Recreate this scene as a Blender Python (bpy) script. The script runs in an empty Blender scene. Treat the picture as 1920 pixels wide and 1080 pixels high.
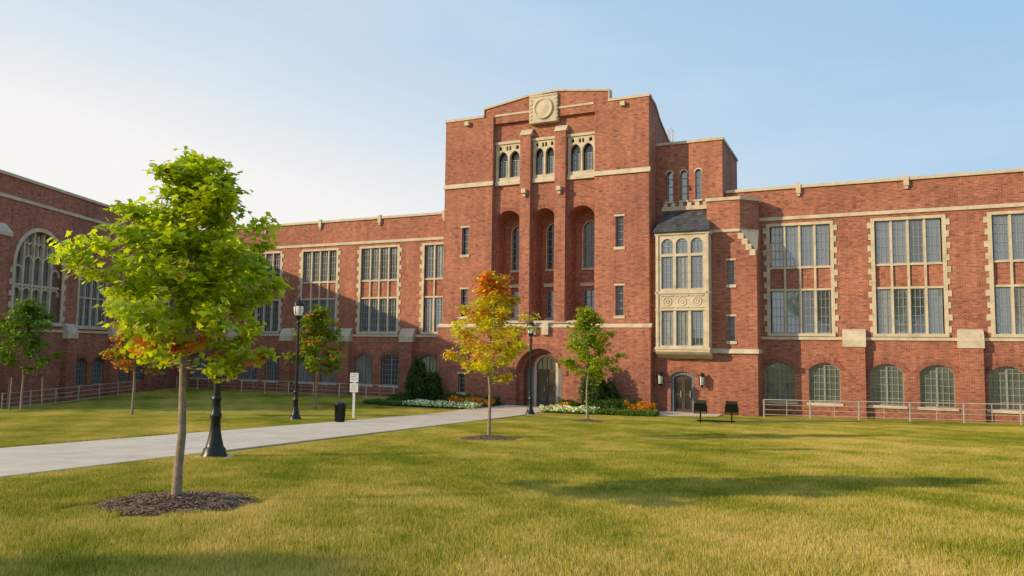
import bpy, math, random
import numpy as np
from mathutils import Matrix, Vector
random.seed(7); rng=np.random.default_rng(7)
scene=bpy.context.scene
D=bpy.data
# ------------------------------------------------------------------ helpers
def link(o,parent=None):
    scene.collection.objects.link(o)
    if parent: o.parent=parent
    return o
def empty(name,loc=(0,0,0),rotz=0,parent=None):
    e=D.objects.new(name,None); e.location=loc; e.rotation_euler=(0,0,rotz); e.empty_display_size=.3
    return link(e,parent)
def gz(Y):
    Y=max(Y,-25); dr=1.4+.055*Y; k=.08; m=min(dr,3.6)
    return 3.6-(m-k*math.log(math.exp(-(dr-m)/k)+math.exp(-(3.6-m)/k)))
# ------------------------------------------------------------------ materials
class NT:
    def __init__(s,name):
        s.m=D.materials.new(name); s.m.use_nodes=True; s.t=s.m.node_tree; s.t.nodes.clear()
        s.out=s.n('ShaderNodeOutputMaterial')
    def n(s,typ,**kw):
        x=s.t.nodes.new(typ)
        for k,v in kw.items():
            if k.startswith('i_'): x.inputs[k[2:].replace('_',' ')].default_value=v
            else: setattr(x,k,v)
        return x
    def l(s,a,b): s.t.links.new(a,b)
    def bsdf(s,**kw):
        b=s.n('ShaderNodeBsdfPrincipled')
        for k,v in kw.items(): b.inputs[k.replace('_',' ')].default_value=v
        s.l(b.outputs[0],s.out.inputs[0]); return b
    def ramp(s,stops,fac=None):
        r=s.n('ShaderNodeValToRGB'); e=r.color_ramp.elements
        while len(e)<len(stops): e.new(.5)
        for i,(p,c) in enumerate(stops):
            e[i].position=p; e[i].color=(*c,1) if len(c)==3 else c
        if fac is not None: s.l(fac,r.inputs[0])
        return r
    def noise(s,vec,scale,detail=4,rough=.6):
        x=s.n('ShaderNodeTexNoise'); x.inputs['Scale'].default_value=scale; x.inputs['Detail'].default_value=detail; x.inputs['Roughness'].default_value=rough
        if vec is not None: s.l(vec,x.inputs['Vector'])
        return x
    def math(s,op,a,b=None,c=None):
        x=s.n('ShaderNodeMath',operation=op)
        for i,v in enumerate((a,b,c)):
            if v is None: continue
            if hasattr(v,'links'): s.l(v,x.inputs[i])
            else: x.inputs[i].default_value=v
        return x.outputs[0]
    def mix(s,a,b,fac,mode='MIX'):
        x=s.n('ShaderNodeMix',data_type='RGBA',blend_type=mode)
        for v,i in ((fac,0),(a,6),(b,7)):
            if hasattr(v,'links'): s.l(v,x.inputs[i])
            else: x.inputs[i].default_value=(*v,1) if isinstance(v,tuple) and len(v)==3 else v
        return x.outputs[2]
def rgb(*c): return (*c,1)

def mat_brick(name,c1,c2,mortar,bw=.21,bh=.075):
    t=NT(name); uv=t.n('ShaderNodeUVMap',uv_map='UVMap').outputs[0]
    b=t.n('ShaderNodeTexBrick'); b.offset=.5
    for k,v in {'Color1':rgb(*c1),'Color2':rgb(*c2),'Mortar':rgb(*mortar),'Scale':1.0,'Mortar Size':.007,'Mortar Smooth':.2,'Bias':-.1,'Brick Width':bw,'Row Height':bh}.items(): b.inputs[k].default_value=v
    t.l(uv,b.inputs['Vector'])
    n1=t.noise(uv,.30,5); n2=t.noise(uv,4.5,4,.7)
    mp=t.n('ShaderNodeMapping'); mp.inputs['Scale'].default_value=(1/bw,1/bh,1); t.l(uv,mp.inputs[0])
    wn=t.n('ShaderNodeTexWhiteNoise',noise_dimensions='2D')
    sn=t.n('ShaderNodeVectorMath',operation='FLOOR'); t.l(mp.outputs[0],sn.inputs[0]); t.l(sn.outputs[0],wn.inputs['Vector'])
    r0=t.ramp([(0,(.5,.46,.52)),(.2,(.9,.88,.9)),(.85,(1.05,1.05,1.05)),(1,(1.3,1.27,1.25))],wn.outputs[0])
    r1=t.ramp([(.3,(.74,.72,.76)),(.7,(1.12,1.12,1.1))],n1.outputs[0])
    r2=t.ramp([(.3,(.87,.87,.88)),(.7,(1.09,1.09,1.08))],n2.outputs[0])
    ms=t.n('ShaderNodeMapping'); ms.inputs['Scale'].default_value=(1.6,.12,1); t.l(uv,ms.inputs[0]); n3=t.noise(ms.outputs[0],1.5,4,.6)
    r3=t.ramp([(.35,(.80,.79,.82)),(.6,(1.04,1.04,1.04))],n3.outputs[0])
    # lower-storey shade painted into the brick colour, darkest at ground level
    sp=t.n('ShaderNodeSeparateXYZ'); t.l(uv,sp.inputs[0])
    gr=t.n('ShaderNodeMapRange'); t.l(sp.outputs[1],gr.inputs[0]); gr.inputs[1].default_value=0.; gr.inputs[2].default_value=4.2; gr.inputs[3].default_value=.80; gr.inputs[4].default_value=1.0
    inv=t.math('SUBTRACT',1.0,b.outputs['Fac'])
    c=t.mix(b.outputs['Color'],r0.outputs[0],.75,'MULTIPLY')
    c=t.mix(c,r1.outputs[0],.85,'MULTIPLY'); c=t.mix(c,r2.outputs[0],.9,'MULTIPLY'); c=t.mix(c,r3.outputs[0],.85,'MULTIPLY')
    vm=t.n('ShaderNodeVectorMath',operation='SCALE'); t.l(c,vm.inputs[0]); t.l(gr.outputs[0],vm.inputs['Scale'])
    p=t.bsdf(Roughness=.9); p.inputs['Specular IOR Level'].default_value=.25; t.l(vm.outputs[0],p.inputs['Base Color'])
    bp=t.n('ShaderNodeBump',i_Strength=.5,i_Distance=.01); t.l(inv,bp.inputs['Height']); t.l(bp.outputs[0],p.inputs['Normal'])
    return t.m
def mat_noisy(name,stops,scale=3,rough=.8,bump=.2,detail=6,coord='Object',metal=0,bscale=None,spec=.5):
    t=NT(name); tc=t.n('ShaderNodeTexCoord').outputs[coord]
    n=t.noise(tc,scale,detail,.65); r=t.ramp(stops,n.outputs[0])
    p=t.bsdf(Roughness=rough,Metallic=metal); p.inputs['Specular IOR Level'].default_value=spec
    t.l(r.outputs[0],p.inputs['Base Color'])
    if bump:
        n2=t.noise(tc,bscale or scale*6,4,.7); bp=t.n('ShaderNodeBump',i_Strength=bump,i_Distance=.02); t.l(n2.outputs[0],bp.inputs['Height']); t.l(bp.outputs[0],p.inputs['Normal'])
    return t.m
def mat_plain(name,c,rough=.5,metal=0,var=.15,spec=.5):
    return mat_noisy(name,[(.3,tuple(x*(1-var) for x in c)),(.7,tuple(x*(1+var) for x in c))],6,rough,.05,3,metal=metal,spec=spec)
BR=mat_brick('brick',(.43,.142,.085),(.295,.090,.058),(.46,.33,.25))
BRD=mat_brick('brick_arch',(.33,.10,.062),(.22,.066,.044),(.36,.25,.20),bw=.075,bh=.22)
ST=mat_noisy('limestone',[(.22,(.28,.23,.17)),(.42,(.47,.40,.30)),(.6,(.56,.485,.37)),(.85,(.63,.555,.44))],1.9,.85,.25)
def mat_glass(name,c,k=.35):
    t=NT(name); tc=t.n('ShaderNodeTexCoord').outputs['Object']
    n=t.noise(tc,.9,3); r=t.ramp([(.3,tuple(x*.6 for x in c)),(.7,tuple(x*1.3 for x in c))],n.outputs[0])
    p=t.bsdf(Roughness=.35); t.l(r.outputs[0],p.inputs['Base Color'])
    g=t.n('ShaderNodeBsdfGlossy',i_Roughness=.06); g.inputs[0].default_value=(.85,.92,1,1)
    n2=t.noise(tc,1.3,2); bp=t.n('ShaderNodeBump',i_Strength=.12,i_Distance=.05); t.l(n2.outputs[0],bp.inputs['Height']); t.l(bp.outputs[0],g.inputs['Normal'])
    ms=t.n('ShaderNodeMixShader'); ms.inputs[0].default_value=k
    t.l(p.outputs[0],ms.inputs[1]); t.l(g.outputs[0],ms.inputs[2]); t.l(ms.outputs[0],t.out.inputs[0]); return t.m
GL=mat_glass('window_glass',(.075,.095,.105),.20); GLD=mat_glass('window_glass_dark',(.012,.013,.016),.06)
GLM=mat_glass('window_glass_dim',(.035,.045,.055),.14)
GLB=mat_glass('window_glass_blind',(.21,.205,.18),.14)
FR=mat_plain('window_frame_paint',(.24,.26,.27),.5)
BLUE=mat_plain('blue_grey_paint',(.13,.16,.21),.5)
BRONZE=mat_plain('bronze_door',(.07,.04,.025),.4)
SL=mat_brick('roof_slate',(.07,.075,.085),(.11,.11,.12),(.02,.02,.02),.3,.2)
ROOF=mat_plain('flat_roof',(.12,.12,.12),.9)
BLK=mat_plain('black_iron',(.012,.014,.013),.35,.3)
STEEL=mat_plain('galvanised_steel',(.48,.44,.40),.5,.3)
LGL=mat_plain('lantern_glass',(.75,.74,.68),.25)
WHITE=mat_plain('white_paint',(.75,.75,.72),.5)
GREYT=mat_plain('sign_print',(.25,.25,.27),.6)
BARK=mat_noisy('bark',[(.3,(.16,.12,.085)),(.7,(.36,.29,.22))],14,.95,.6,6)
MULCH=mat_noisy('mulch',[(.3,(.09,.055,.038)),(.55,(.24,.155,.11)),(.8,(.45,.33,.25))],22,.95,.8,6)
CONC=mat_noisy('concrete',[(.25,(.47,.39,.31)),(.6,(.62,.53,.43)),(.85,(.68,.59,.49))],1.2,.85,.15,8,bscale=60)
CONCD=mat_plain('joint_dirt',(.10,.09,.07),.9)
SOIL=mat_noisy('bed_soil',[(.3,(.03,.022,.015)),(.7,(.09,.06,.04))],8,.95,.6)
def grass_color(t,posout):
    a=t.noise(posout,.16,5,.62); b=t.noise(posout,1.3,5,.7); c=t.noise(posout,13,3,.7)
    m2=t.math('MULTIPLY_ADD',b.outputs[0],.85,-1.01)
    m=t.math('MULTIPLY_ADD',a.outputs[0],1.4,m2)
    m3=t.math('MULTIPLY_ADD',c.outputs[0],.75,m)
    dt=t.n('ShaderNodeVectorMath',operation='DOT_PRODUCT'); t.l(posout,dt.inputs[0]); dt.inputs[1].default_value=(.90,.42,0)
    sn=t.math('SINE',t.math('MULTIPLY',dt.outputs['Value'],2.6))
    return t.math('MULTIPLY_ADD',sn,.06,m3)
def mat_ground():
    t=NT('lawn_ground'); pos=t.n('ShaderNodeNewGeometry').outputs['Position']
    f=grass_color(t,pos)
    r=t.ramp([(.2,(.12,.165,.014)),(.42,(.29,.28,.028)),(.64,(.48,.37,.07)),(.9,(.57,.41,.14))],f)
    p=t.bsdf(Roughness=.95); p.inputs['Specular IOR Level'].default_value=.1; t.l(r.outputs[0],p.inputs['Base Color'])
    n=t.noise(pos,45,4,.8); bp=t.n('ShaderNodeBump',i_Strength=.9,i_Distance=.05); t.l(n.outputs[0],bp.inputs['Height']); t.l(bp.outputs[0],p.inputs['Normal'])
    return t.m
def mat_blade():
    t=NT('grass_blades'); pos=t.n('ShaderNodeNewGeometry').outputs['Position']
    f=grass_color(t,pos); at=t.n('ShaderNodeAttribute',attribute_name='rnd')
    m2=t.math('SUBTRACT',t.math('MULTIPLY_ADD',at.outputs['Fac'],.6,f),.3)
    r=t.ramp([(.16,(.12,.185,.012)),(.38,(.30,.33,.022)),(.58,(.51,.43,.06)),(.9,(.76,.58,.22))],m2)
    p=t.bsdf(Roughness=.7); p.inputs['Specular IOR Level'].default_value=.25; t.l(r.outputs[0],p.inputs['Base Color'])
    tr=t.n('ShaderNodeBsdfTranslucent'); t.l(r.outputs[0],tr.inputs[0]); ms=t.n('ShaderNodeMixShader'); ms.inputs[0].default_value=.35
    t.l(p.outputs[0],ms.inputs[1]); t.l(tr.outputs[0],ms.inputs[2]); t.l(ms.outputs[0],t.out.inputs[0]); return t.m
def mat_leaf(name='leaves',k=.48,boost=2.0):
    t=NT(name); at=t.n('ShaderNodeAttribute',attribute_name='Col')
    p=t.bsdf(Roughness=.45); p.inputs['Specular IOR Level'].default_value=.35; t.l(at.outputs['Color'],p.inputs['Base Color'])
    tr=t.n('ShaderNodeBsdfTranslucent'); c=t.mix(at.outputs['Color'],(boost,boost*1.05,boost*.5),1.0,'MULTIPLY'); t.l(c,tr.inputs[0])
    ms=t.n('ShaderNodeMixShader'); ms.inputs[0].default_value=k
    t.l(p.outputs[0],ms.inputs[1]); t.l(tr.outputs[0],ms.inputs[2]); t.l(ms.outputs[0],t.out.inputs[0]); return t.m
GROUND=mat_ground(); BLADE=mat_blade(); LEAF=mat_leaf()
# ------------------------------------------------------------------ mesh builder
class MB:
    def __init__(s): s.v=[];s.f=[];s.mi=[];s.mats=[];s.sm=[]
    def idx(s,m):
        if m not in s.mats: s.mats.append(m)
        return s.mats.index(m)
    def poly(s,pts,m,smooth=False):
        b=len(s.v); s.v.extend([tuple(p) for p in pts]); s.f.append(tuple(range(b,b+len(pts)))); s.mi.append(s.idx(m)); s.sm.append(smooth)
    def box(s,x0,x1,y0,y1,z0,z1,m):
        if x0>x1:x0,x1=x1,x0
        if y0>y1:y0,y1=y1,y0
        if z0>z1:z0,z1=z1,z0
        a=[(x0,y0,z0),(x1,y0,z0),(x1,y1,z0),(x0,y1,z0),(x0,y0,z1),(x1,y0,z1),(x1,y1,z1),(x0,y1,z1)]
        for q in ((0,1,5,4),(1,2,6,5),(2,3,7,6),(3,0,4,7),(4,5,6,7),(3,2,1,0)): s.poly([a[i] for i in q],m)
    def prism(s,prof,x0,x1,m):
        n=len(prof)
        for i in range(n):
            (ya,za),(yb,zb)=prof[i],prof[(i+1)%n]
            s.poly([(x0,ya,za),(x1,ya,za),(x1,yb,zb),(x0,yb,zb)],m)
        s.poly([(x0,y,z) for y,z in prof],m); s.poly([(x1,y,z) for y,z in prof][::-1],m)
    def grid(s,rows,m,smooth=True,closed=True):
        b=len(s.v); n=len(rows[0])
        for r in rows: s.v.extend([tuple(p) for p in r])
        for i in range(len(rows)-1):
            for j in range(n if closed else n-1):
                k=(j+1)%n
                s.f.append((b+i*n+j,b+i*n+k,b+(i+1)*n+k,b+(i+1)*n+j)); s.mi.append(s.idx(m)); s.sm.append(smooth)
    def lathe(s,prof,m,n=16,c=(0,0,0),flute=0,smooth=True):
        rows=[]
        for r,z in prof:
            rows.append([(c[0]+r*(1+flute*math.cos(8*2*math.pi*j/n))*math.cos(2*math.pi*j/n),c[1]+r*(1+flute*math.cos(8*2*math.pi*j/n))*math.sin(2*math.pi*j/n),c[2]+z) for j in range(n)])
        s.grid(rows,m,smooth)
    def tube(s,pts,rad,m,n=6):
        rows=[]; pts=[Vector(p) for p in pts]
        for i,p in enumerate(pts):
            d=(pts[min(i+1,len(pts)-1)]-pts[max(i-1,0)]).normalized()
            a=d.cross(Vector((.3,.9,.31))).normalized(); bb=d.cross(a)
            rows.append([p+(a*math.cos(2*math.pi*j/n)+bb*math.sin(2*math.pi*j/n))*rad[i] for j in range(n)])
        s.grid(rows,m)
    def obj(s,name,parent=None,uv=True):
        me=D.meshes.new(name); me.from_pydata(s.v,[],s.f)
        for m in s.mats: me.materials.append(m)
        me.polygons.foreach_set('material_index',s.mi); me.polygons.foreach_set('use_smooth',s.sm)
        if uv:
            l=me.uv_layers.new(name='UVMap')
            for p in me.polygons:
                n=p.normal
                for li in p.loop_indices:
                    v=me.vertices[me.loops[li].vertex_index].co
                    if abs(n.z)>.85: q=(v.x,v.y+8)
                    elif abs(n.x)>abs(n.y)*1.05: q=(v.y+.1,v.z)
                    else: q=(v.x,v.z)
                    l.data[li].uv=q
        me.update(); o=D.objects.new(name,me); return link(o,parent)
def arch_pts(xa,xb,zs,rise,n=12):
    hw=(xb-xa)/2; cx=(xa+xb)/2
    if rise<=hw*1.001:
        R=(hw*hw+rise*rise)/(2*rise); cz=zs+rise-R; a0=math.asin(min(1,hw/R)); 
        if rise>hw*.999: a0=math.pi/2
        return [(cx+R*math.sin(-a0+2*a0*i/n),cz+R*math.cos(-a0+2*a0*i/n)) for i in range(n+1)]
    R=(hw*hw+rise*rise)/(2*hw); th=math.acos((R-hw)/R); h=n//2
    L=[(xa+R-R*math.cos(th*i/h),zs+R*math.sin(th*i/h)) for i in range(h+1)]
    return L+[(2*cx-x,z) for x,z in L[:-1][::-1]]
def wall(mb,x0,x1,z0,z1,y,ops,m,depth=.25,rm=None):
    """ops: (xa,xb,za,zb,rise,depth or None)"""
    ops=[(o+(None,)*(6-len(o))) for o in ops]
    xs=sorted({x0,x1,*[o[0] for o in ops],*[o[1] for o in ops]}); zs=sorted({z0,z1,*[o[2] for o in ops],*[o[3] for o in ops]})
    for i in range(len(xs)-1):
        for j in range(len(zs)-1):
            cx=(xs[i]+xs[i+1])/2; cz=(zs[j]+zs[j+1])/2
            if any(o[0]<cx<o[1] and o[2]<cz<o[3] for o in ops): continue
            mb.poly([(xs[i],y,zs[j]),(xs[i+1],y,zs[j]),(xs[i+1],y,zs[j+1]),(xs[i],y,zs[j+1])],m)
    rm=rm or m
    for xa,xb,za,zb,rise,dp in ops:
        d=dp or depth; rise=rise or 0; sp=zb-rise
        mb.poly([(xa,y,za),(xa,y+d,za),(xa,y+d,sp),(xa,y,sp)],rm); mb.poly([(xb,y,sp),(xb,y+d,sp),(xb,y+d,za),(xb,y,za)],rm)
        mb.poly([(xa,y,za),(xb,y,za),(xb,y+d,za),(xa,y+d,za)],rm)
        if rise:
            P=arch_pts(xa,xb,sp,rise)
            for (ax,az),(bx,bz) in zip(P[:-1],P[1:]):
                mb.poly([(ax,y,az),(bx,y,bz),(bx,y,zb),(ax,y,zb)],m)
                mb.poly([(ax,y,az),(ax,y+d,az),(bx,y+d,bz),(bx,y,bz)],rm)
        else: mb.poly([(xa,y,zb),(xb,y,zb),(xb,y+d,zb),(xa,y+d,zb)][::-1],rm)
def arch_band(mb,xa,xb,sp,rise,wd,y0,y1,m,n=12):
    I=arch_pts(xa,xb,sp,rise,n); O=arch_pts(xa-wd,xb+wd,sp,rise+wd,n)
    for i in range(n):
        a,b,c,d=I[i],I[i+1],O[i+1],O[i]
        mb.poly([(a[0],y0,a[1]),(b[0],y0,b[1]),(c[0],y0,c[1]),(d[0],y0,d[1])],m)
        mb.poly([(d[0],y0,d[1]),(c[0],y0,c[1]),(c[0],y1,c[1]),(d[0],y1,d[1])],m)
        mb.poly([(a[0],y0,a[1]),(a[0],y1,a[1]),(b[0],y1,b[1]),(b[0],y0,b[1])],m)
def panes(mb,x0,x1,z0,z1,y,nx,nz,glass,fm=FR,t=.035,fw=.05,arch=0):
    a=random.uniform(-.012,.012); b=random.uniform(-.012,.012)
    mb.poly([(x0,y+a,z0),(x1,y-a,z0),(x1,y-a+b,z1),(x0,y+a+b,z1)],glass)
    f0=y-.06
    mb.box(x0,x0+fw,f0,y-.02,z0,z1,fm); mb.box(x1-fw,x1,f0,y-.02,z0,z1,fm)
    mb.box(x0+fw,x1-fw,f0,y-.02,z0,z0+fw,fm); mb.box(x0+fw,x1-fw,f0,y-.02,z1-fw-arch,z1-arch,fm)
    for i in range(1,nx):
        x=x0+(x1-x0)*i/nx; mb.box(x-t/2,x+t/2,f0+.01,y-.022,z0+fw,z1-fw,fm)
    for j in range(1,nz):
        z=z0+(z1-z0)*j/nz; mb.box(x0+fw,x1-fw,f0+.015,y-.024,z-t/2,z+t/2,fm)
def gl(): 
    r=random.random(); return GLB if r<.15 else (GLM if r<.4 else GL)
# ------------------------------------------------------------------ building
A=math.radians(25.2)
bld=empty('brick_school_building',(0,44.8,0),-A)
W=MB(); T=MB(); G=MB(); Dr=MB(); R_=MB()
def big_window(c,y,x_half=1.52):
    xa,xb=c-x_half,c+x_half
    for sx,e in ((xa,-1),(xb,1)):
        T.box(sx,sx+e*.18,y-.04,y+.2,4.4,10.42,ST)
        z=4.5;k=0
        while z<10.1:
            if k%2==0: T.box(sx+e*.18,sx+e*(.30+.05*((k//2)%2)),y-.035,y+.1,z,z+.3,ST)
            z+=.3;k+=1
    T.box(xa,xb,y-.045,y+.2,10.27,10.42,ST); T.box(xa-.18,xb+.18,y-.10,y+.2,4.28,4.44,ST)
    n=4; wl=(xb-xa)/n
    for i in range(1,n): T.box(xa+wl*i-.055,xa+wl*i+.055,y+.03,y+.22,4.44,10.27,ST)
    for zz in (7.93,6.73): T.box(xa,xb,y+.035,y+.21,zz,zz+.11,ST)
    W.box(xa,xb,y+.12,y+.3,6.84,7.93,BR)
    for i in range(n):
        a=xa+wl*i+.055;b=xa+wl*(i+1)-.055
        panes(G,a,b,8.04,10.27,y+.18,3,5,gl(),t=.028); panes(G,a,b,4.44,6.73,y+.18,3,5,gl(),t=.028)
def base_arch(xc,y,hw=.77):
    z0,z1,rise=.8,2.9,.38
    arch_band(W,xc-hw,xc+hw,z1-rise,rise,.26,y-.025,y+.02,BRD)
    T.box(xc-hw-.12,xc+hw+.12,y-.07,y+.1,z0-.14,z0,ST)
    gg=gl(); 
    panes(G,xc-hw,xc+hw,z0,z1,y+.26,6,6,gg,t=.03,arch=.12)
    G.box(xc-.04,xc+.04,y+.17,y+.24,z0,z1-.05,FR); arch_band(G,xc-hw+.07,xc+hw-.07,z1-rise,rise-.05,.07,y+.16,y+.25,FR)
def wing(x0,x1,cs,y=2.2,piers=()):
    ops=[]
    for c in cs:
        ops.append((max(c-1.52,x0),min(c+1.52,x1),4.4,10.3,0,.3))
        for k in (-1.12,1.12): ops.append((c+k-.77,c+k+.77,.8,2.9,.38,.3))
    ops=[o for o in ops if o[0]>=x0-.01 and o[1]<=x1+.01 and o[1]-o[0]>.3]
    wall(W,x0,x1,-1,12.3,y,ops,BR)
    for c in cs:
        big_window(c,y)
        for k in (-1.12,1.12):
            if x0<c+k-.7 and c+k+.7<x1: base_arch(c+k,y)
        T.box(c-.12,c+.12,y-.16,y,12.0,12.56,ST); T.box(c-.08,c+.08,y-.12,y,11.85,12.0,ST)
    T.box(x0,x1,y-.1,y+.35,12.3,12.46,ST); T.box(x0,x1,y-.07,y+.02,10.6,10.78,ST)
    T.box(x0,x1,y-.085,y+.02,4.1,4.25,ST)
    for p in piers:
        W.box(p-.5,p+.5,y-.34,y,-1,3.75,BR)
        T.prism([(y-.38,3.75),(y+.02,3.75),(y+.02,4.68),(y-.2,4.55),(y-.38,4.1)],p-.55,p+.55,ST)
    R_.poly([(x0,y+.3,12.0),(x1,y+.3,12.0),(x1,y+18,12.0),(x0,y+18,12.0)],ROOF)
    W.poly([(x0,y+.3,12.0),(x1,y+.3,12.0),(x1,y+.3,12.4),(x0,y+.3,12.4)][::-1],BR)
LC=[-6.05-5.2*i for i in range(5)]
wing(-32,-4.5,LC,piers=[-8.7-5.2*i for i in range(5)])
RC=[16.06+5.17*i for i in range(5)]
wing(12.2,43,RC,piers=[18.64+5.17*i for i in range(4)])
W.poly([(43,2.2,-1),(43,20,-1),(43,20,12.4),(43,2.2,12.4)],BR)
W.poly([(-32,20,-1),(43,20,-1),(43,20,12.4),(-32,20,12.4)],BR)
# --- tower
TL,TR=-4.8,8.4; CL,CR=-1.42,5.2
bays=[(-1.34,.39),(1.17,2.66),(3.43,5.12)]
def slit(x,z0,z1,y,w=.46):
    T.box(x-w/2-.09,x+w/2+.09,y-.05,y+.12,z0-.16,z0,ST)
    T.box(x-w/2-.09,x+w/2+.09,y-.03,y+.12,z1,z1+.1,ST)
    panes(G,x-w/2,x+w/2,z0,z1,y+.2,1,4,GLD,t=.03,fw=.04)
wall(W,TL,CL,4.65,17.75,0,[(-3.5,-3.04,9.2,10.9,0),(-3.5,-3.04,5.35,7.05,0)],BR)
wall(W,CR,TR,4.65,17.75,0,[(6.46,6.92,9.25,11.0,0),(6.46,6.92,5.35,7.05,0)],BR)
slit(-3.27,9.2,10.9,0);slit(-3.27,5.35,7.05,0);slit(6.69,9.25,11,0);slit(6.69,5.35,7.05,0)
W.poly([(CL,0,4.65),(CL,.35,4.65),(CL,.35,17.75),(CL,0,17.75)],BR); W.poly([(CR,0,4.65),(CR,.35,4.65),(CR,.35,17.75),(CR,0,17.75)][::-1],BR)
ops=[]
for a,b in bays: ops+= [(a,b,5.05,11.85,.62,1.35),(a,b,13.72,16.0,0,.3)]
wall(W,CL,CR,4.65,17.75,.35,ops,BR)
for a,b in bays:
    arch_band(W,a,b,11.23,.62,.22,.33,.36,BRD)
    c=(a+b)/2
    hw=(b-a)/2; fw=.12; m=.06; lw=hw-fw-m
    o=[(a+fw,a+fw+lw,13.9,15.55,lw*.66),(c+m,c+m+lw,13.9,15.55,lw*.66),(a+fw+.06,a+fw+lw*.4,15.64,15.88,.1),(c+m+lw*.6,b-fw-.06,15.64,15.88,.1),(c-.17,c-.03,15.6,15.88,.1),(c+.03,c+.17,15.6,15.88,.1)]
    wall(T,a,b,13.72,16.0,.30,o,ST,depth=.22)
    T.box(a-.04,b+.04,.22,.4,16.0,16.16,ST)
    G.box(a,b,.62,.66,13.72,16.0,GLD)
    for q in (a+fw+lw*.5,c+m+lw*.5):
        panes(G,q-lw*.32,q+lw*.32,13.95,15.0,.56,2,3,GLM,t=.03)
    T.prism([(.2,13.42),(.36,13.42),(.36,13.8),(.2,13.6)],a,b,ST)
bo=[]
for a,b in bays:
    c=(a+b)/2+.12; bo+=[(c-.47,c+.47,8.3,11.1,.5,.15),(c-.47,c+.47,5.3,7.0,0,.15)]
wall(W,CL-.1,CR+.1,4.9,12.2,1.7,bo,BR)
for a,b in bays:
    c=(a+b)/2+.12
    arch_band(T,c-.47,c+.47,10.6,.5,.06,1.67,1.72,ST)
    for e in (-1,1):
        T.box(c+e*.47,c+e*.53,1.67,1.72,8.3,10.6,ST)
    T.box(c-.57,c+.57,1.6,1.72,8.18,8.3,ST); T.box(c-.57,c+.57,1.6,1.72,5.15,5.3,ST); T.box(c-.6,c+.6,1.5,1.72,7.2,7.4,ST)
    panes(G,c-.47,c+.47,8.3,11.1,1.82,2,6,GLD); panes(G,c-.47,c+.47,5.3,7.0,1.82,2,4,GLM)
    T.box(a+.02,b-.02,.5,1.65,4.98,5.06,ST)
for x in (.78,3.04):
    W.box(x-.34,x+.34,0,.352,4.85,16.35,BR)
    T.prism([(-.05,16.35),(.4,16.35),(.4,16.75),(.25,16.75)],x-.38,x+.38,ST)
    T.box(x-.13,x+.13,-.28,0,12.75,13.0,ST); T.box(x-.08,x+.08,-.16,0,12.55,12.75,ST)
for a,b in ((TL-.08,CL+.05),(CR-.05,TR+.08)):
    T.prism([(-.1,13.42),(.02,13.42),(.02,13.72),(-.03,13.68)],a,b,ST)
# crown
T.box(TL-.06,-2.07,-.06,.5,17.75,17.9,ST); T.box(6.0,TR+.06,-.06,.5,17.75,17.9,ST)
W.box(CL-.64,CR+.8,.1,.5,17.75,18.1,BR)
prof=[(-2.07,18.1),(-2.07,18.28),(1.0,18.74),(2.85,18.82),(6.0,18.40),(6.0,18.1)]
W.poly([(x,.1,z) for x,z in prof],BR); W.poly([(x,.5,z) for x,z in prof][::-1],BR)
for (xa,za),(xb,zb) in zip(prof[1:-2],prof[2:-1]):
    T.poly([(xa,.02,za),(xb,.02,zb),(xb,.02,zb+.12),(xa,.02,za+.12)],ST); T.poly([(xa,.02,za+.12),(xb,.02,zb+.12),(xb,.58,zb+.12),(xa,.58,za+.12)],ST); T.poly([(xa,.02,za),(xb,.02,zb),(xb,.58,zb),(xa,.58,za)][::-1],ST)
T.box(-2.13,-2.07,.02,.58,17.9,18.4,ST); T.box(6.0,6.06,.02,.58,17.9,18.52,ST)
T.box(CL+.1,1.0,.05,.36,17.74,17.86,ST); T.box(2.87,CR-.1,.05,.36,17.74,17.86,ST)
W.box(CL,CR,.1,.36,17.3,17.74,BR)
# crest block: plain medallion stand-in
T.box(1.02,2.86,-.02,.5,17.0,18.7,ST); T.box(1.06,2.82,-.06,-.02,18.6,18.7,ST); T.box(1.06,2.82,-.06,-.02,17.0,17.1,ST)
for k in range(6):
    T.box(1.06,1.2,-.06,-.02,17.18+k*.235,17.3+k*.235,ST); T.box(2.68,2.82,-.06,-.02,17.18+k*.235,17.3+k*.235,ST)
rows=[[(1.94+r*.95*math.cos(t*math.pi/12),y,17.85+r*1.0*math.sin(t*math.pi/12)) for t in range(24)] for r,y in ((.66,-.02),(.66,-.1),(.56,-.1),(.53,-.05),(.4,-.07),(.2,-.1),(.01,-.11))]
T.grid(rows,ST)
for x in (-3.2,6.9): T.box(x-.13,x+.13,-.22,0,17.35,17.6,ST)
def side(x,ys):
    for (ya,za),(yb,zb) in zip(ys[:-1],ys[1:]): W.poly([(x,ya,-1),(x,yb,-1),(x,yb,zb),(x,ya,za)],BR)
rs=[(0,17.75),(1.4,17.6),(2.4,17.0),(4.6,16.3),(9,16.3)]
side(TR,rs); side(TL,rs)
for x,e in ((TR,1),(TL,-1)):
    for (ya,za),(yb,zb) in zip(rs[:-1],rs[1:]):
        xa,xb=sorted((x+e*.06,x-e*.35))
        T.poly([(xa,ya,za+.14),(xb,ya,za+.14),(xb,yb,zb+.14),(xa,yb,zb+.14)],ST)
        for xx in (xa,xb): T.poly([(xx,ya,za),(xx,yb,zb),(xx,yb,zb+.14),(xx,ya,za+.14)],ST)
W.poly([(TL,9,-1),(TR,9,-1),(TR,9,16.3),(TL,9,16.3)],BR)
R_.poly([(TL,.4,16.2),(TR,.4,16.2),(TR,9,16.2),(TL,9,16.2)],ROOF)
W.poly([(TL,.5,16.2),(TR,.5,16.2),(TR,.5,17.85),(TL,.5,17.85)],BR)
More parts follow.
